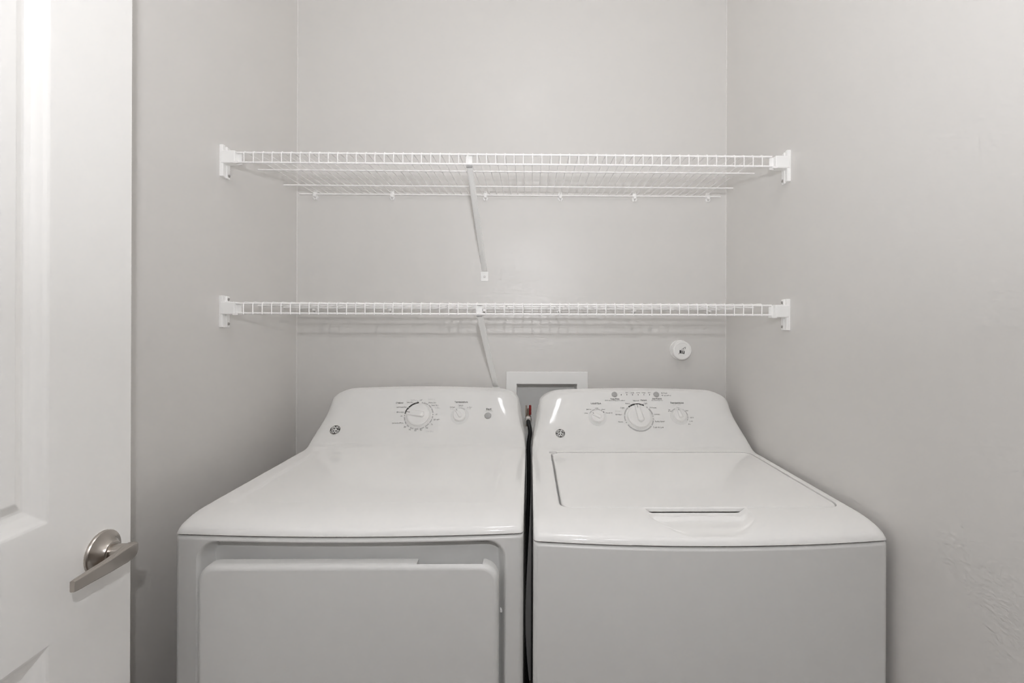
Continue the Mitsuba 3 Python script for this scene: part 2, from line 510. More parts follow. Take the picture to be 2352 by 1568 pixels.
# door of the dryer, its rounded plate in front of the recess
DW, DZ0, DZ1 = 0.583, 0.305, 0.8300
plate = put(pillow(DW, DZ1 - DZ0, 0.026, 0.034, 0.011, n=10, ne=7), frame((-0.3505, -0.764, (DZ0 + DZ1) / 2), (1, 0, 0), (0, 0, 1), (0, -1, 0)))
notch = put(pillow(0.129, 0.06, 0.04, 0.008, 0.001), frame((-0.1545, -0.7835, DZ1), (-1, 0, 0), (0, 0, 1), (0, 1, 0)))
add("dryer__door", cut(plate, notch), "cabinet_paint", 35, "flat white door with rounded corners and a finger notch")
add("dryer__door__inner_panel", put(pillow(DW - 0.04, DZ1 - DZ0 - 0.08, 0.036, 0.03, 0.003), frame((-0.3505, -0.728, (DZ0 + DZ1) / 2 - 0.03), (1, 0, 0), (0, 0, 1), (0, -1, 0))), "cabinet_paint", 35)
add("dryer__door__hinge", cat_mesh(box(-0.0580, -0.0505, -0.748, -0.733, 0.712, 0.717)), "white_plastic", False)

# washer -----------------------------------------------------------
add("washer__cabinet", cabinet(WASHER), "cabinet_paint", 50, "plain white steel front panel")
add("washer__cabinet__seam_gasket", box(0.355 - W + 0.009, 0.355 + W - 0.009, -0.797 + 0.013, -0.12, 0.86, SEAM - 0.0003), "dark_metal", False, "dark seam under the top cover")
LX0, LX1, LY0, LY1 = 0.0650, 0.676, -0.7020, -0.272
well_ring = lambda x0, x1, y0, y1, z0, z1, r: put(pillow(x1 - x0, y1 - y0, z1 - z0, r, 0.0005, n=8, ne=1), frame(((x0 + x1) / 2, (y0 + y1) / 2, z0), (1, 0, 0), (0, 1, 0), (0, 0, 1)))
cover = hood(ROWS[:SPLIT + 1], *WASHER, relief=washer_relief, ncen=301)
cover = cut(cover, well_ring(LX0, LX1, LY0, LY1, SEAM + 0.0025, 1.0, 0.030), well_ring(LX0 - 0.004, LX0 + 0.02, LY1 - 0.012, LY1 + 0.003, SEAM + 0.0025, 1.0, 0.003))
add("washer__top_cover", cover, "enamel", 40, "glossy white cover with a scooped grip in its front edge")
lid_c = ((LX0 + LX1) / 2 + 0.0018, (LY0 + LY1) / 2)
lid = cat_mesh(put(pillow(LX1 - LX0 - 0.0085, LY1 - LY0 - 0.006, 0.0092, 0.028, 0.0038, n=10, ne=6), frame((*lid_c, DECK - 0.0095), (1, 0, 0), (0, 1, 0), (0, 0, 1))),
               put(pillow(LX1 - LX0 - 0.06, LY1 - LY0 - 0.12, 0.0140, 0.02, 0.001), frame((lid_c[0], lid_c[1] + 0.03, DECK - 0.0232), (1, 0, 0), (0, 1, 0), (0, 0, 1))))
add("washer__lid", lid, "enamel", 35, "flat glossy white lid")
add("washer__lid__hinge_pin", put(lathe([(0.003, 0), (0.003, 0.012), (0.002, 0.014)], 12), frame((LX0 + 0.0045, LY1 - 0.012, DECK - 0.006), (0, 1, 0), (0, 0, 1), (1, 0, 0))), "white_plastic", 30)
add("washer__control_console", hood(ROWS[SPLIT:], *WASHER, cap_front=True), "enamel", 40, "sloping white console with an arched top")
tag("dryer", "white front-loading clothes dryer with a single start button, nearer the open door", "dryer")
tag("washer", "white top-loading washing machine with a flat lid, beside the right wall", "washing machine")


# ------------------------------------------------------------------ wire shelves
WIRE_R, ROD_R = 0.00135, 0.0028
N_WIRES, WX0, PITCH = 57, -0.7777, 0.02531


def shelf_wire_mesh(z):
    ys = [(-0.012, 0.0), (-0.1, 0.0), (-0.2, 0.0), (-0.3, 0.0), (-0.39, 0.0)]
    a = np.linspace(0, np.pi / 2, 6)
    pts = [(0, y, z + q) for y, q in ys] + [(0, -0.413 - 0.0075 * math.sin(t), z - 0.0075 * (1 - math.cos(t))) for t in a] + [(0, -0.4205, z - 0.018), (0, -0.4205, z - 0.0335)]
    return tube(pts, WIRE_R, 6)


SHELVES = (("wire_shelf", 1.762, "upper"), ("wire_shelf_001", 1.351, "lower"))
for s, (key, z, word) in enumerate(SHELVES):
    tag(key, f"white wire shelf, the {word} of the two across the closet, resting on end brackets", "shelf", None)
    top, bot = z + ROD_R + 0.0014, z - 0.0258
    wz = z + ROD_R + WIRE_R
    rods = (("lip_rod", -0.416, z, -0.80, 0.668), ("lip_rod_001", -0.416, z - 0.0262, -0.80, 0.668), ("support_rod", -0.2745, z - 0.0005, -0.823, 0.688), ("support_rod_001", -0.1195, z - 0.0005, -0.827, 0.690), ("back_rod", -0.012, z - 0.0005, -0.828, 0.692))
    for name, y, zz, x0, x1 in rods:
        xx = np.linspace(x0, x1, 4)
        add(f"{key}__{name}", tube(np.column_stack([xx, np.full(4, y), np.full(4, zz)]), ROD_R if "lip" in name else 0.0026, 10), "shelf_coating", 40)
    w = mikit.ply(shelf_wire_mesh(wz), "shelf_coating", smooth=50)
    for i in range(N_WIRES):
        add(f"{key}__{num('wire', i)}", w, None, to_world=T().translate([WX0 + PITCH * i, 0, 0]))

# end brackets ------------------------------------------------------
def end_bracket(side, z):
    """Plate on the side wall with a pocket that holds the lip's rods; built for the left wall, mirrored for the right."""
    plate = put(pillow(0.039, 0.087, 0.0045, 0.003, 0.0015), frame((0, -0.4015, z - 0.022), (0, -1, 0), (0, 0, 1), (1, 0, 0)))
    rib = put(pillow(0.0105, 0.087, 0.0095, 0.002, 0.0015), frame((0, -0.4160, z - 0.022), (0, -1, 0), (0, 0, 1), (1, 0, 0)))
    rib2 = put(pillow(0.005, 0.087, 0.0075, 0.002, 0.0015), frame((0, -0.3985, z - 0.022), (0, -1, 0), (0, 0, 1), (1, 0, 0)))
    pocket = put(pillow(0.0265, 0.0345, 0.039, 0.003, 0.002, both=True), frame((0.003, -0.410, z - 0.0125), (0, -1, 0), (0, 0, 1), (1, 0, 0)))
    tongue = box(0.04, 0.0525, -0.4275, -0.4245, z - 0.0315, z - 0.0265)
    tongue2 = box(0.04, 0.053, -0.41, -0.4065, z - 0.0305, z + 0.003)
    m = cat_mesh(plate, rib, rib2, pocket, tongue, tongue2)
    screws = [put(lathe([(0.0042, 0), (0.0042, 0.0012), (0.003, 0.0024), (0.0, 0.0026)], 14), frame((0.0045, -0.3885, zz), (0, -1, 0), (0, 0, 1), (1, 0, 0))) for zz in (z + 0.0125, z - 0.0555)]
    out = [m] + screws
    if side > 0:
        res = []
        for q in out:
            q = q.copy()
            q.vertices[:, 0] *= -1
            q.invert()
            q.apply_translation((XR, 0, -0.003))
            res.append(q)
        return res
    return [put(q, frame((XL, 0, 0), (1, 0, 0), (0, 1, 0), (0, 0, 1))) for q in out]


i = 0
for (skey, z, word) in SHELVES:
    for side, wall in ((-1, "left"), (1, "right")):
        k = num("shelf_bracket", i)
        i += 1
        body, s1, s2 = end_bracket(side, z)
        add(k + "__body", body, "shelf_coating", 35)
        add(k + "__screw", s1, "screw_metal", 30)
        add(k + "__screw_001", s2, "screw_metal", 30)
        where = "beside the open door" if side < 0 else "on the wall above the washer"
        tag(k, f"white T-shaped shelf end bracket {where}, holding the {word} shelf", "bracket", "brackets at the shelf ends")

# diagonal braces ---------------------------------------------------
def oval(w, t, n=16):
    a = np.linspace(0, 2 * np.pi, n, endpoint=False)
    return np.stack([np.sign(np.cos(a)) * np.abs(np.cos(a)) ** 0.6 * w / 2, np.sign(np.sin(a)) * np.abs(np.sin(a)) ** 0.8 * t / 2], 1)


for i, (x0, x1, zt, zb, lab) in enumerate(((-0.1675, -0.1645, 1.7345, 1.496, "long white diagonal brace under the upper shelf, its foot screwed to bare wall"),
                                           (-0.1385, -0.1215, 1.3245, 1.0775, "white diagonal brace under the lower shelf, its foot just behind the dryer console"))):
    k = num("shelf_brace", i)
    p0, p1 = np.array([x0, -0.4045, zt - 0.0025]), np.array([x1, -0.0075, zb - 0.006])
    path = [p0 + (p1 - p0) * t for t in np.linspace(0, 1, 14)]
    sec = lambda t: oval(0.0178 + 0.002 * float(sstep(0.88, 1.0, t)), 0.0125 - 0.0075 * float(sstep(0.86, 1.0, t)))
    add(k + "__arm", tube(path, 1.0, section=sec, up=(1, 0, 0)), "shelf_coating", 40)
    hook = cat_mesh(box(x0 - 0.0095, x0 + 0.0075, -0.4085, -0.4060, zt - 0.004, zt + 0.028), box(x0 - 0.0125, x0 + 0.0105, -0.4125, -0.4060, zt + 0.0255, zt + 0.0275),
                    box(x0 - 0.0090, x0 + 0.0090, -0.4150, -0.3985, zt - 0.0020, zt - 0.0005))
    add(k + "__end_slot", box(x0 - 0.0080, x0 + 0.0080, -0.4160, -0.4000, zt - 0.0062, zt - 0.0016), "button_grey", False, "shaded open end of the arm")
    add(k + "__hook", hook, "shelf_coating", False)
    foot = put(pillow(0.0270, 0.034, 0.0022, 0.003, 0.0006), frame((x1, 0, zb - 0.0265), (1, 0, 0), (0, 0, 1), (0, -1, 0)))
    add(k + "__foot", foot, "shelf_coating", 30)
    add(k + "__screw", put(lathe([(0.0035, 0), (0.0035, 0.001), (0.002, 0.002)], 14), frame((x1, -0.0022, zb - 0.0285), (1, 0, 0), (0, 0, 1), (0, -1, 0))), "screw_metal", 30)
    tag(k, lab, "brace")


# wall clips --------------------------------------------------------
def clip_mesh():
    body = put(pillow(0.013, 0.026, 0.006, 0.003, 0.0015), frame((0, 0, 0.003), (1, 0, 0), (0, 0, 1), (0, -1, 0)))
    hook = put(pillow(0.011, 0.014, 0.012, 0.004, 0.003), frame((0, -0.0045, -0.0035), (1, 0, 0), (0, 0, 1), (0, -1, 0)))
    ear = put(pillow(0.006, 0.012, 0.007, 0.002, 0.0015), frame((-0.005, 0, -0.0125), unit((1, 0, 0.55)), unit((-0.55, 0, 1)), (0, -1, 0)))
    ear2 = put(pillow(0.006, 0.012, 0.007, 0.002, 0.0015), frame((0.005, 0, -0.0125), unit((1, 0, -0.55)), unit((0.55, 0, 1)), (0, -1, 0)))
    return cat_mesh(body, hook, ear, ear2)


clip = mikit.ply(clip_mesh(), "shelf_coating", smooth=35)
pin = mikit.ply(put(lathe([(0.0028, 0), (0.0028, 0.0012), (0.0018, 0.0022)], 12), frame((0, -0.006, 0.011), (1, 0, 0), (0, 0, 1), (0, -1, 0))), "shelf_coating", smooth=30)
words = ("first", "second", "third", "fourth", "fifth", "sixth")
i = 0
for (skey, z, word), off in zip(SHELVES, ((-0.7745, -0.4982, -0.1611, 0.1098, 0.3802, 0.6484), (-0.7762, -0.5030, -0.1644, 0.1081, 0.3802, 0.6546))):
    for j, x in enumerate(off):
        k = num("wall_clip", i)
        i += 1
        add(k + "__body", clip, None, to_world=T().translate([x, 0, z]))
        add(k + "__pin", pin, None, to_world=T().translate([x, 0, z]))
        tag(k, f"small white wall clip on the back rod of the {word} shelf, {words[j]} from the left", "clip", f"wall clips of the {word} shelf")

# ------------------------------------------------------------------ open door on the left
# built flat (u along the door from the hinge, v up, w out of the face towards the closet), then swung into place
D_W, D_H, D_T = 0.813, 2.03, 0.035
hinge = np.array([-0.6355, -1.690])
edge = np.array([-0.690, -0.8785])
du = np.r_[unit(edge - hinge), 0.0]
dn = np.array([du[1], -du[0], 0.0])              # out of the visible face (to +x)


def door_leaf():
    panels = [(0.148, D_W - 0.148, 1.002, 1.90), (0.148, D_W - 0.148, 0.25, 0.8295)]
    prof_d = np.array([0.0, 0.004, 0.008, 0.0125, 0.0145, 0.020, 0.0255, 0.0275, 0.031, 0.0425, 0.0445, 0.05])
    prof_w = np.array([0.0, -0.0012, -0.0032, -0.0048, -0.0056, -0.0082, -0.0098, -0.0102, -0.0100, -0.0042, -0.0036, -0.0036])
    fine = np.unique(np.r_[prof_d, np.linspace(0, 0.05, 30)])
    us = np.unique(np.r_[np.linspace(0.002, D_W - 0.002, 24), *[np.r_[p[0] + fine, p[1] - fine] for p in panels]])
    vs = np.unique(np.r_[np.linspace(0.002, D_H - 0.002, 50), *[np.r_[p[2] + fine, p[3] - fine] for p in panels]])
    us, vs = np.r_[0, us, D_W], np.r_[0, vs, D_H]
    gu, gv = np.meshgrid(us, vs)
    gw = np.zeros_like(gu)
    for a, b, c, e in panels:
        q = np.minimum(np.minimum(gu - a, b - gu), np.minimum(gv - c, e - gv))
        gw = gw + np.where(q > 0, np.interp(q, prof_d, prof_w), 0)
    rim = np.minimum(np.minimum(gu, D_W - gu), np.minimum(gv, D_H - gv)) < 1e-6
    gw = gw - 0.0018 * rim
    nv, nu = gu.shape
    o = np.array([hinge[0], hinge[1], 0.012])
    P = o + gu[..., None] * du + gv[..., None] * np.array([0, 0, 1.0]) + gw[..., None] * dn
    v = P.reshape(-1, 3)
    idx = np.arange(nv * nu).reshape(nv, nu)
    a, b, c, e = idx[:-1, :-1].ravel(), idx[:-1, 1:].ravel(), idx[1:, 1:].ravel(), idx[1:, :-1].ravel()
    f = [np.stack([a, b, c], 1), np.stack([a, c, e], 1)]
    loop = np.r_[idx[0], idx[1:, -1], idx[-1, -2::-1], idx[-2:0:-1, 0]]
    vb = v[loop] - dn * (D_T - 0.0018)
    n0, k = len(v), np.arange(len(loop))
    k2 = (k + 1) % len(loop)
    v = np.vstack([v, vb, [vb.mean(0)]])
    f += [np.stack([loop[k2], loop[k], n0 + k], 1), np.stack([loop[k2], n0 + k, n0 + k2], 1), np.stack([n0 + k2, n0 + k, np.full(len(k), len(v) - 1)], 1)]
    m = trimesh.Trimesh(v, np.vstack(f), process=False)
    if m.volume < 0:
        m.invert()
    return m


add("door_1__leaf", door_leaf(), "door_paint", 30, "white moulded door leaf with recessed panels")
tag("door_1", "white panelled door standing open along the left wall", kind="structure")
# lever handle: frame with x along the door towards the hinge, y up, z out of the face
ro = np.array([hinge[0], hinge[1], 0.0]) + du * (D_W - 0.0605) + np.array([0, 0, 0.9305])
LF = frame(ro, -du, (0, 0, 1), dn)
rose = lathe([(0.0335, 0.0), (0.0335, 0.003), (0.0325, 0.0048), (0.030, 0.0058), (0.024, 0.0085), (0.019, 0.0130), (0.0165, 0.017), (0.0150, 0.0175), (0.0150, 0.0185)], 56)
add("door_handle__rose", put(rose, LF), "nickel", 28)
neck = lathe([(0.0118, 0.0175), (0.0118, 0.039), (0.0105, 0.041)], 32)
add("door_handle__neck", put(neck, LF), "nickel", 30)


def lever():
    st = []
    for t in np.linspace(0, 1, 20):
        x = -0.0155 + 0.1185 * t
        hw = np.interp(t, [0, 0.03, 0.10, 0.22, 0.5, 0.96, 1.0], [0.0065, 0.0100, 0.0128, 0.0132, 0.0108, 0.0084, 0.0078])
        tk = np.interp(t, [0, 0.06, 0.2, 0.5, 0.95, 1.0], [0.0035, 0.0058, 0.0062, 0.0048, 0.0040, 0.0032])
        zc = np.interp(t, [0, 0.15, 0.5, 1.0], [0.0405, 0.0425, 0.0455, 0.0430])
        p = rr(2 * tk, 2 * hw, min(tk, hw) * 0.55, 5)
        st.append(np.column_stack([np.full(len(p), x), p[:, 1], zc + p[:, 0]]))
    m = loft(st)
    if m.volume < 0:
        m.invert()
    return m


add("door_handle__lever", put(lever(), LF), "nickel", 40)
tag("door_handle", "brushed nickel lever handle on a round rose, mounted on the open white door", "door handle")

# ------------------------------------------------------------------ outlet box in the back wall
frame_m = cut(put(pillow(0.2966, 0.2625, 0.008, 0.003, 0.002), frame((0.0643, 0, 0.9925), (1, 0, 0), (0, 0, 1), (0, -1, 0))), box(BX0, BX1, -0.05, 0.05, BZ0, BZ1))
add("outlet_box__frame", frame_m, "box_plastic", 30, "flat white frame around the recess")
t = 0.004
shell = cut(box(BX0 - t, BX1 + t, -0.0005, 0.093, BZ0 - t, BZ1 + t), box(BX0, BX1, -0.05, 0.089, BZ0, BZ1))
add("outlet_box__recess", shell, "box_plastic", False, "recessed grey-white plastic tray")
tag("outlet_box", "white framed washing machine outlet box recessed in the wall between the consoles", "outlet box")
vx, vz = -0.004, 0.9545
add("outlet_box__valve", cat_mesh(put(lathe([(0.011, 0), (0.011, 0.016), (0.009, 0.018), (0.009, 0.045)], 24), frame((vx, 0.012, vz - 0.012), (1, 0, 0), (0, 1, 0), (0, 0, 1))),
                                  put(lathe([(0.0085, 0), (0.0085, 0.042)], 20), frame((vx, 0.012, vz), (1, 0, 0), (0, 0, 1), (0, -1, 0))), box(vx - 0.010, vx - 0.004, 0.0, 0.006, vz + 0.008, vz + 0.046), box(vx - 0.009, vx - 0.003, 0.0, 0.008, vz - 0.03, vz)), "brass", 30, "small brass supply valve")
add("outlet_box__valve_handle", put(pillow(0.0085, 0.036, 0.006, 0.003, 0.002, both=True), frame((vx + 0.007, -0.004, vz + 0.031), (1, 0, 0), (0, 0, 1), (0, -1, 0))), "red_plastic", 35, "red valve handle")
# supply hose
tt = np.linspace(0, 2 * np.pi, 48, endpoint=False)
nut = lathe([(0.0105, 0), (0.0135, 0.001), (0.0135, 0.006), (0.0115, 0.007), (0.0115, 0.0085), (0.013, 0.0095), (0.013, 0.014), (0.010, 0.0155), (0.0085, 0.016)], 18)
add("supply_hose__coupling", put(nut, frame((vx, -0.026, vz), (1, 0, 0), (0, 0, 1), (0, -1, 0))), "chrome", 25, "chrome hose coupling")
from scipy.interpolate import CubicSpline
ctrl = np.array([[vx, -0.036, vz], [vx + 0.0005, -0.047, vz - 0.004], [vx + 0.0055, -0.054, vz - 0.022], [0.0035, -0.054, 0.920], [-0.0005, -0.054, 0.890], [-0.0018, -0.056, 0.84], [-0.0015, -0.058, 0.70], [-0.0015, -0.058, 0.02]])
cs = CubicSpline(np.r_[0, np.cumsum(np.linalg.norm(np.diff(ctrl, axis=0), axis=1))], ctrl)
add("supply_hose__tube", tube(cs(np.linspace(0, cs.x[-1], 60)), 0.0072, 14), "rubber", 50, "black rubber hose")
tag("supply_hose", "black rubber water hose hanging from the outlet box into the gap between the machines", "hose")

# ------------------------------------------------------------------ round cap on the back wall
cz = (0.5475, 0, 1.2045)
CF = frame(cz, (1, 0, 0), (0, 0, 1), (0, -1, 0))
add("round_wall_fixture__base", put(lathe([(0.0365, 0), (0.0365, 0.007), (0.0352, 0.009), (0.033, 0.0095)], 56), CF), "white_plastic", 25, "wider base ring")
add("round_wall_fixture__gap", put(lathe([(0.0318, 0.009), (0.0318, 0.0125)], 48), CF), "dark_metal", 25, "dark gap between base and lid")
add("round_wall_fixture__lid", put(lathe([(0.0338, 0.0115), (0.0338, 0.031), (0.0325, 0.0335), (0.030, 0.0345), (0.0262, 0.0345), (0.0255, 0.0338), (0.0, 0.0338)], 56), CF), "white_plastic", 25, "round white lid")
tag("round_wall_fixture", "round white plastic fixture with a dark mark, on the back wall under the lower shelf", "wall fixture")

# ------------------------------------------------------------------ print, knobs and buttons of the two consoles
_A = np.linspace(0, ARCH, 12)
_Z = np.linspace(0.004, 0.17, 500)
_ok = (_prof_dense[:, 0] > BASE) & (_prof_dense[:, 0] < BASE + 0.168)
_tab = np.array([np.interp(_Z, _prof_dense[_ok, 1] + a * sstep(0.0, 0.15, _prof_dense[_ok, 1]), _prof_dense[_ok, 0]) for a in _A])


def conform(mesh, machine, x, z, lift=0.0001, turn=0.0):
    """Lay a flat piece (x across, y up the slope, z outwards) on the console's curved face, centred at x from the machine's middle, height z."""
    from scipy.ndimage import map_coordinates
    yf, xc = machine
    v = np.asarray(mesh.vertices, float)
    c, s = math.cos(turn), math.sin(turn)
    a, b, h = v[:, 0] * c - v[:, 1] * s, v[:, 0] * s + v[:, 1] * c, v[:, 2] + lift
    _, _, up, _ = face_point(machine, xc + x, z)

    def surf(xx, zz):
        A = np.clip(ARCH * (1 - (xx / W) ** 2), 0, ARCH)
        yy = map_coordinates(_tab, [A / ARCH * 11, (zz - DECK - _Z[0]) / (_Z[1] - _Z[0])], order=1, mode="nearest")
        return np.column_stack([xx + xc, yf + yy, zz])

    X, Zz = x + a, z + b * up[2]
    p, e = surf(X, Zz), 0.002
    n = np.cross(surf(X + e, Zz) - surf(X - e, Zz), surf(X, Zz + e) - surf(X, Zz - e))
    n /= np.linalg.norm(n, axis=1, keepdims=True)
    return trimesh.Trimesh(p + n * h[:, None], mesh.faces, process=False)


def text(s, width, bold=False, tall=1.0):
    m = meshkit.text_mesh(s, 0.004, 0.00025, bold)
    lo, hi = m.bounds
    m.apply_translation((-(lo[0] + hi[0]) / 2, -0.002, 0))
    k = width / (hi[0] - lo[0])
    m.apply_scale((k, k * tall, 1))
    return m


def sector(r0, r1, a0, a1, t=0.0003, n=None):
    """Flat ring sector from angle a0 to a1 (degrees)."""
    n = n or max(3, int(abs(a1 - a0) / 4) + 2)
    q = np.radians(np.linspace(a0, a1, n))
    outer, inner = np.column_stack([r1 * np.cos(q), r1 * np.sin(q)]), np.column_stack([r0 * np.cos(q), r0 * np.sin(q)])
    k = np.arange(n - 1)
    v = np.vstack([np.column_stack([outer, np.full(n, t)]), np.column_stack([inner, np.full(n, t)]), np.column_stack([outer, np.zeros(n)]), np.column_stack([inner, np.zeros(n)])])
    f = [np.stack([k, k + 1, n + k + 1], 1), np.stack([k, n + k + 1, n + k], 1), np.stack([k, 2 * n + k + 1, k + 1], 1), np.stack([k, 2 * n + k, 2 * n + k + 1], 1),
         np.stack([n + k, n + k + 1, 3 * n + k + 1], 1), np.stack([n + k, 3 * n + k + 1, 3 * n + k], 1)]
    m = trimesh.Trimesh(v, np.vstack(f), process=False)
    if m.face_normals[0][2] < 0:
        m.invert()
    return m


def disc(r, t=0.0003, n=20, at=(0, 0)):
    m = lathe([(r, 0), (r, t)], n)
    m.apply_translation((at[0], at[1], 0))
    return m


def polar(r, deg):
    return r * math.cos(math.radians(deg)), r * math.sin(math.radians(deg))


def stroke(points, w, t, n=40):
    """Flat brush stroke through the points."""
    from scipy.interpolate import CubicSpline
    from shapely import LineString
    p = np.asarray(points, float)
    c = CubicSpline(np.arange(len(p)), p)(np.linspace(0, len(p) - 1, n)) if len(p) > 2 else p
    g = LineString(c).buffer(w / 2, quad_segs=3)
    return trimesh.creation.extrude_polygon(g, t, engine="earcut")


STYLES = ("print_black", "print_black", "print_grey", "print_pale")
DRYER_TEXT = [
    ("Cottons", -0.0807, 1.0297, 0.0254, 1), ("Less Dry", -0.0459, 1.0313, 0.0229, 0), ("Cool Down", -0.0348, 1.0379, 0.0221, 2), ("Off", -0.0098, 1.038, 0.0076, 0), ("Casuals", 0.0249, 1.0411, 0.0238, 3),
    ("More Dry", 0.0293, 1.0304, 0.0246, 0), ("Less Dry", 0.0392, 1.0225, 0.0228, 0), ("Cool Down", 0.0482, 1.0145, 0.0202, 2), ("Off", 0.0466, 0.9952, 0.0067, 0), ("80 Min", 0.0504, 0.9801, 0.0191, 0),
    ("70", 0.0368, 0.9666, 0.0059, 0), ("60", 0.0217, 0.9564, 0.0074, 0), ("50", 0.0046, 0.9509, 0.0074, 0), ("40", -0.0146, 0.9494, 0.0073, 0), ("30", -0.0325, 0.9519, 0.0065, 0),
    ("20", -0.0496, 0.9591, 0.0074, 0), ("Time Dry", 0.0313, 0.947, 0.0277, 3), ("Quick Fluff 10", -0.0758, 0.9697, 0.0371, 0), ("Off", -0.0678, 0.9899, 0.0075, 0), ("More Dry", -0.0737, 1.0017, 0.0243, 0),
    ("Optimum Dry", -0.0716, 1.0166, 0.0354, 0), ("Temperature", 0.1264, 1.0322, 0.0438, 1), ("Cottons", 0.0985, 1.0167, 0.0165, 0), ("Regular", 0.0981, 1.0122, 0.0126, 2), ("Casuals", 0.1257, 1.0223, 0.0169, 0),
    ("Medium", 0.1261, 1.0185, 0.0135, 2), ("Air Fluff", 0.1552, 1.0159, 0.016, 0), ("No Heat", 0.1547, 1.0122, 0.0135, 2), ("Start", 0.2205, 1.0103, 0.0185, 1), ("Push to Start", 0.2208, 1.0049, 0.026, 2)]
WASHER_TEXT = [
    ("Fill", -0.0262, 1.066, 0.0065, 0), ("Soak", -0.0069, 1.0661, 0.0108, 0), ("Wash", 0.012, 1.0664, 0.0116, 0), ("Rinse", 0.0308, 1.0664, 0.012, 0), ("Spin", 0.0501, 1.0665, 0.0094, 0),
    ("Pause", 0.1038, 1.0653, 0.0131, 0), ("Lid Locked", 0.1094, 1.0582, 0.0242, 0), ("Deep Rinse", -0.0683, 1.0476, 0.0297, 1), ("Select when adding fabric softener", -0.0683, 1.0429, 0.0676, 0), ("Start/Pause", 0.0727, 1.0484, 0.0319, 1),
    ("Hold 3 secs to Stop", 0.0724, 1.0435, 0.038, 0), ("Load Size", -0.1329, 1.034, 0.0338, 1), ("Large", -0.1326, 1.0203, 0.011, 0), ("Medium", -0.1576, 1.0159, 0.0169, 0), ("Super", -0.1101, 1.0161, 0.0117, 0),
    ("Small", -0.1682, 1.005, 0.0113, 0), ("Precise Fill", -0.0923, 1.0058, 0.0222, 0), ("Medium", 0.0018, 1.0425, 0.0207, 0), ("Colors", 0.0271, 1.0437, 0.0207, 1), ("Heavy", -0.0278, 1.0339, 0.0157, 0),
    ("Light", 0.0312, 1.034, 0.0133, 0), ("Light", -0.0461, 1.0211, 0.0132, 0), ("Whites", -0.0624, 1.0113, 0.021, 3), ("Medium", -0.0609, 1.0012, 0.0204, 0), ("Heavy", -0.0572, 0.9804, 0.0153, 0),
    ("Delicates", 0.0555, 1.0217, 0.0229, 0), ("Casuals", 0.0652, 1.0021, 0.02, 0), ("Bulky Items", 0.0712, 0.9814, 0.0307, 0), ("Drain & Spin", 0.0625, 0.965, 0.0326, 0), ("Temperature", 0.1377, 1.0358, 0.0447, 1),
    ("Wash / Rinse", 0.1362, 1.0303, 0.0258, 3), ("Tap", 0.1082, 1.0155, 0.0073, 0), ("Cold", 0.1087, 1.0114, 0.0091, 0), ("Cold", 0.1373, 1.022, 0.0092, 0), ("Cool", 0.1654, 1.0126, 0.0101, 0),
    ("Colors", 0.1774, 0.9927, 0.0131, 0), ("Warm", 0.1739, 0.9819, 0.0116, 0), ("Hot", 0.1659, 0.9738, 0.0072, 0)]


def knob(machine, name, x, z, r, h, point, grip_w, halo=None):
    """Round dial with a raised grip bar; pointing to the angle point (degrees, 0 to the right)."""
    n = int(64 if r > 0.03 else 48)
    body = lathe([(r, 0), (r, 0.0035), (r * 0.985, 0.0042), (r * 0.955, 0.0045), (r * 0.945, h * 0.72), (r * 0.925, h * 0.9), (r * 0.87, h * 0.99), (r * 0.80, h), (r * 0.4, h * 0.985), (0.0, h * 0.98)], n)
    M = machine
    m = on_face(body, M, M[1] + x, z, 0.0)
    add(name, m, "knob_plastic", 32)
    # grip bar: from the rim on the pointing side to beyond the centre, rising towards its rounded end
    L0, L1 = -0.55 * r, 0.93 * r
    secs = []
    for t in np.linspace(0, 1, 14):
        u = L0 + (L1 - L0) * t
        end = math.sqrt(max(0.0, 1 - (max(0.0, 0.16 - t) / 0.16) ** 2))
        w = max(grip_w * (0.86 + 0.14 * (1 - t)) * (0.25 + 0.75 * end), 0.0006)
        hh = h + 0.0005 + (0.0085 * r / 0.04) * (0.45 + 0.55 * end) * (1 - 0.55 * t)
        y = np.array([w / 2 + 0.0012, w / 2 + 0.0003, w / 2 - 0.0010, w / 2 - 0.0026, 0]) if w > 0.006 else np.array([w / 2, w / 2 * 0.95, w / 2 * 0.8, w / 2 * 0.5, 0])
        zz = np.array([h * 0.5, hh - 0.0022, hh - 0.0006, hh, hh])
        ring = np.vstack([np.column_stack([y, zz]), np.column_stack([-y[-2::-1], zz[-2::-1]])])
        secs.append(np.column_stack([np.full(len(ring), u), ring[:, 0], ring[:, 1]]))
    g = loft(secs)
    if g.volume < 0:
        g.invert()
    add(name + "__grip", on_face(g, M, M[1] + x, z, 0.0, math.radians(point)), "knob_plastic", 38)
    mark = box(0.66 * r, 0.90 * r, -0.0006, 0.0006, 0, 0.0004)
    mz = h + 0.0005 + (0.0085 * r / 0.04) * (1 - 0.55 * 0.78)
    mark.apply_translation((0, 0, mz))
    add(name + "__pointer_mark", on_face(mark, M, M[1] + x, z, 0.0, math.radians(point)), "print_black", False, "thin black pointer line")
    if halo:
        add(name + "__bezel", conform(sector(r * 0.9, halo, 0, 360, 0.0006, 64), M, x, z, 0.0), "halo_grey", 30, "faint grey ring around the dial")


def push_button(machine, key, x, z, r, mat="button_grey"):
    b = lathe([(r * 1.12, 0), (r * 1.12, 0.0008), (r * 1.04, 0.001), (r, 0.0011), (r, 0.0036), (r * 0.95, 0.0046), (r * 0.8, 0.0051), (0, 0.0053)], 36)
    add(key, on_face(b, machine, machine[1] + x, z), mat, 32, "round grey push button")


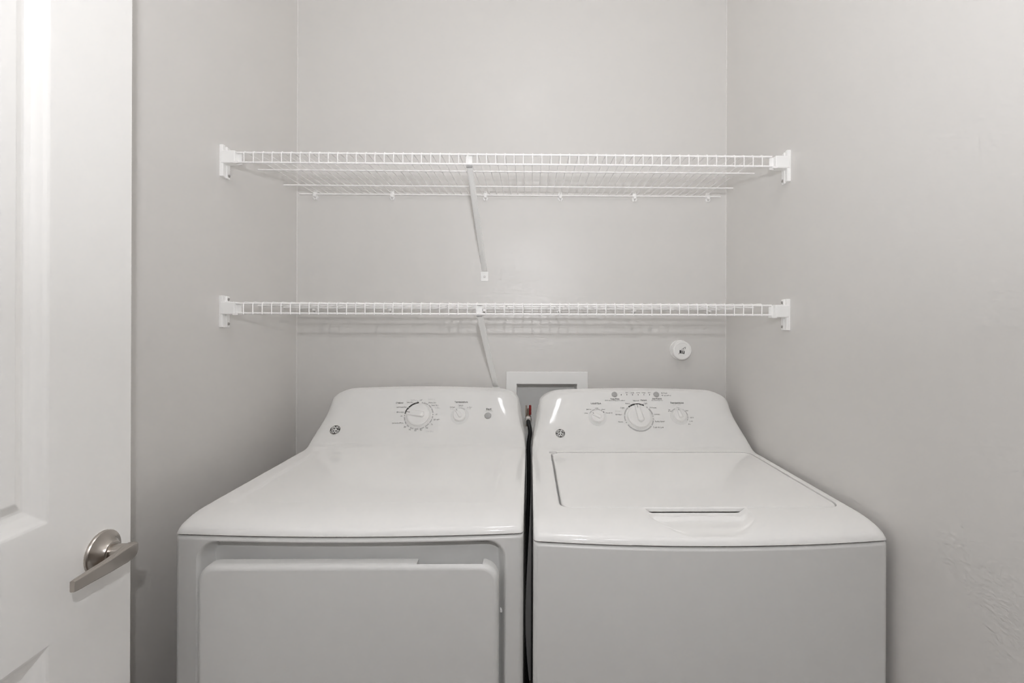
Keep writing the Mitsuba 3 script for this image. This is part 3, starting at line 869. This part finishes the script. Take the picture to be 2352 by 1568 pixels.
def emblem(machine, key, x, z, r):
    """Round black monogram badge with a silver rim and looping script strokes."""
    add(key, conform(cat_mesh(disc(r, 0.0009, 48)), machine, x, z, 0.0), "chrome", 30, "round black monogram emblem with a silver rim")
    add(key + "_face", conform(disc(r * 0.93, 0.0004, 48), machine, x, z, 0.0008), "print_black", 30)
    q = []
    w = 0.125
    q.append(stroke([(-0.08, 0.42), (-0.30, 0.52), (-0.47, 0.30), (-0.30, 0.04), (-0.06, 0.16), (-0.02, -0.10), (-0.10, -0.42), (-0.32, -0.50), (-0.46, -0.28), (-0.26, -0.10)], w, 0.1))
    q.append(stroke([(0.40, 0.34), (0.26, 0.53), (0.08, 0.36), (0.16, 0.12), (0.34, 0.08), (0.12, 0.02), (0.04, -0.24), (0.20, -0.50), (0.42, -0.42), (0.46, -0.16), (0.30, -0.10)], w, 0.1))
    for k in range(4):
        a0 = 20 + 90 * k
        pts = [polar(0.62, a0 - 2), polar(0.80, a0 + 12), polar(0.80, a0 + 40), polar(0.70, a0 + 62), polar(0.60, a0 + 56)]
        q.append(stroke(pts, 0.085, 0.1))
    m = cat_mesh(*q)
    m.apply_scale((r, r, 0.004))
    add(key + "_script", conform(m, machine, x, z, 0.0011), "white_plastic", 30, "white looping script strokes")


def lettering(machine, key, rows, extra):
    by = {}
    for s, x, z, wd, st in rows:
        by.setdefault(STYLES[st], []).append(conform(text(s, wd, st == 1, 1.12), machine, x, z))
    for mat, m in extra:
        by.setdefault(mat, []).append(m)
    for i, (mat, ms) in enumerate(by.items()):
        add(key + num("__lettering", i), cat_mesh(*ms), mat, False, {"print_black": "black printed words, numbers and dial marks", "print_grey": "grey printed words and dial marks", "print_pale": "pale grey printed words"}.get(mat, "white printed dots"), kind="stuff")


def arcs(machine, x, z, r0, r1, spans):
    return [conform(sector(r0, r1, a, b), machine, x, z, 0.0006) for a, b in spans]


def dots(machine, x, z, r, angles, size, lift=0.0006):
    return [conform(disc(size, at=polar(r, a), n=12), machine, x, z, lift) for a in angles]


# dryer console
M, K = DRYER, "dryer__control_console"
tx, tz = -0.0105, 0.9918
R0, R1 = 0.0448, 0.0488
ex = [("print_black", m) for m in arcs(M, tx, tz, R0 - 0.0004, R1 + 0.0004, [(97, 172)])]
ex += [("print_black", m) for m in dots(M, tx, tz, 0.0468, (83, 180, 4), 0.0013)]
ex += [("print_black", conform(box(-0.0006, 0.0006, 0.0505, 0.0535, 0, 0.0003), M, tx, tz, 0.0001, math.radians(11)))]
ex += [("white_plastic", m) for m in dots(M, tx, tz, 0.0468, (109, 143, 166), 0.0013, 0.0010)]
ex += [("print_grey", m) for m in arcs(M, tx, tz, R0, R1, [(77, 56), (52, 36), (32, 12), (-3, -12), (-16, -33), (-38, -56), (-61, -78), (-83, -98), (-103, -118), (-124, -136), (-141, -153), (-157, -172)])]
ux, uz = 0.1254, 0.9915
ex += [("print_grey", m) for m in arcs(M, ux, uz, 0.0252, 0.0275, [(96, 90), (85, 56)])]
ex += [("print_black", m) for m in dots(M, ux, uz, 0.0265, (117,), 0.0010)]
lettering(M, K, DRYER_TEXT, ex)
knob(M, "dryer__timer_knob", tx, tz, 0.0408, 0.0135, 171, 0.0185)
knob(M, "dryer__temperature_knob", ux, uz, 0.0218, 0.0115, 124, 0.0125, 0.0305)
push_button(M, "dryer__start_button", 0.2189, 0.9910, 0.0105)
emblem(M, K + "__emblem", -0.2744, 0.9506, 0.0172)

# washer console
M, K = WASHER, "washer__control_console"
tx, tz = 0.0041, 0.9933
ex = [("print_black", m) for m in arcs(M, tx, tz, R0 - 0.0004, R1 + 0.0004, [(130, 63)])]
ex += [("white_plastic", m) for m in dots(M, tx, tz, 0.0468, (122, 98, 74), 0.0013, 0.0010)]
ex += [("print_grey", m) for m in arcs(M, tx, tz, R0, R1, [(51, 45), (40, 12), (7, 2), (-5, -10), (-14, -36), (-40, -147), (140, 138), (134, 170), (174, 196), (200, 205)])]
lx, lz = -0.1316, 0.9934
ex += [("print_grey", m) for m in arcs(M, lx, lz, 0.0262, 0.0290, [(152, 130), (126, 103), (97, 70), (64, 52)])]
ex += [("print_black", m) for m in arcs(M, lx, lz, 0.0262, 0.0290, [(44, 36)])]
ux, uz = 0.1379, 0.9967
ex += [("print_grey", m) for m in arcs(M, ux, uz, 0.0262, 0.0290, [(147, 112), (56, 50), (44, 3), (-3, -16), (-21, -33)])]
for x in (-0.0456, -0.0265, -0.0074, 0.0117, 0.0307, 0.0499):
    ex += [("print_black", conform(disc(0.0017, n=12), M, x, 1.0602))]
ex += [("print_black", conform(disc(0.0017, n=12), M, 0.0929, 1.0652)), ("print_black", conform(disc(0.0017, n=12), M, 0.0926, 1.0582))]
lettering(M, K, WASHER_TEXT, ex)
knob(M, "washer__cycle_knob", tx, tz, 0.0408, 0.0135, 98, 0.0185)
knob(M, "washer__load_size_knob", lx, lz, 0.0218, 0.0115, 152, 0.0125, 0.0300)
knob(M, "washer__temperature_knob", ux, uz, 0.0218, 0.0115, 99, 0.0125, 0.0300)
push_button(M, "washer__rinse_button", -0.0685, 1.0606, 0.0088)
push_button(M, "washer__start_button", 0.0726, 1.0608, 0.0088)
emblem(M, K + "__emblem", -0.2555, 0.9483, 0.0160)

# small moulded mark on the wall fixture
mk = cat_mesh(*[put(q, CF @ frame((0.001, -0.001, 0.0338), (1, 0, 0), (0, 1, 0), (0, 0, 1))) for q in (
    box(-0.011, -0.0045, -0.0095, 0.0015, 0, 0.0008), box(-0.0025, 0.0005, -0.0095, 0.001, 0, 0.0008), box(0.0035, 0.0065, -0.0115, -0.001, 0, 0.0008), box(-0.0045, 0.0035, -0.0105, -0.0088, 0, 0.0008),
    stroke([(-0.003, 0.004), (0.001, 0.0065), (0.004, 0.004), (0.003, 0.001)], 0.0011, 0.0008), stroke([(0.002, 0.006), (0.0075, 0.012), (0.0105, 0.0125), (0.011, 0.010), (0.0085, 0.006)], 0.0011, 0.0008),
    stroke([(-0.012, -0.0095), (-0.0135, -0.0115), (-0.0145, -0.0115)], 0.0009, 0.0008))])
add("round_wall_fixture__mark", mk, "dark_metal", False, "small dark moulded mark")
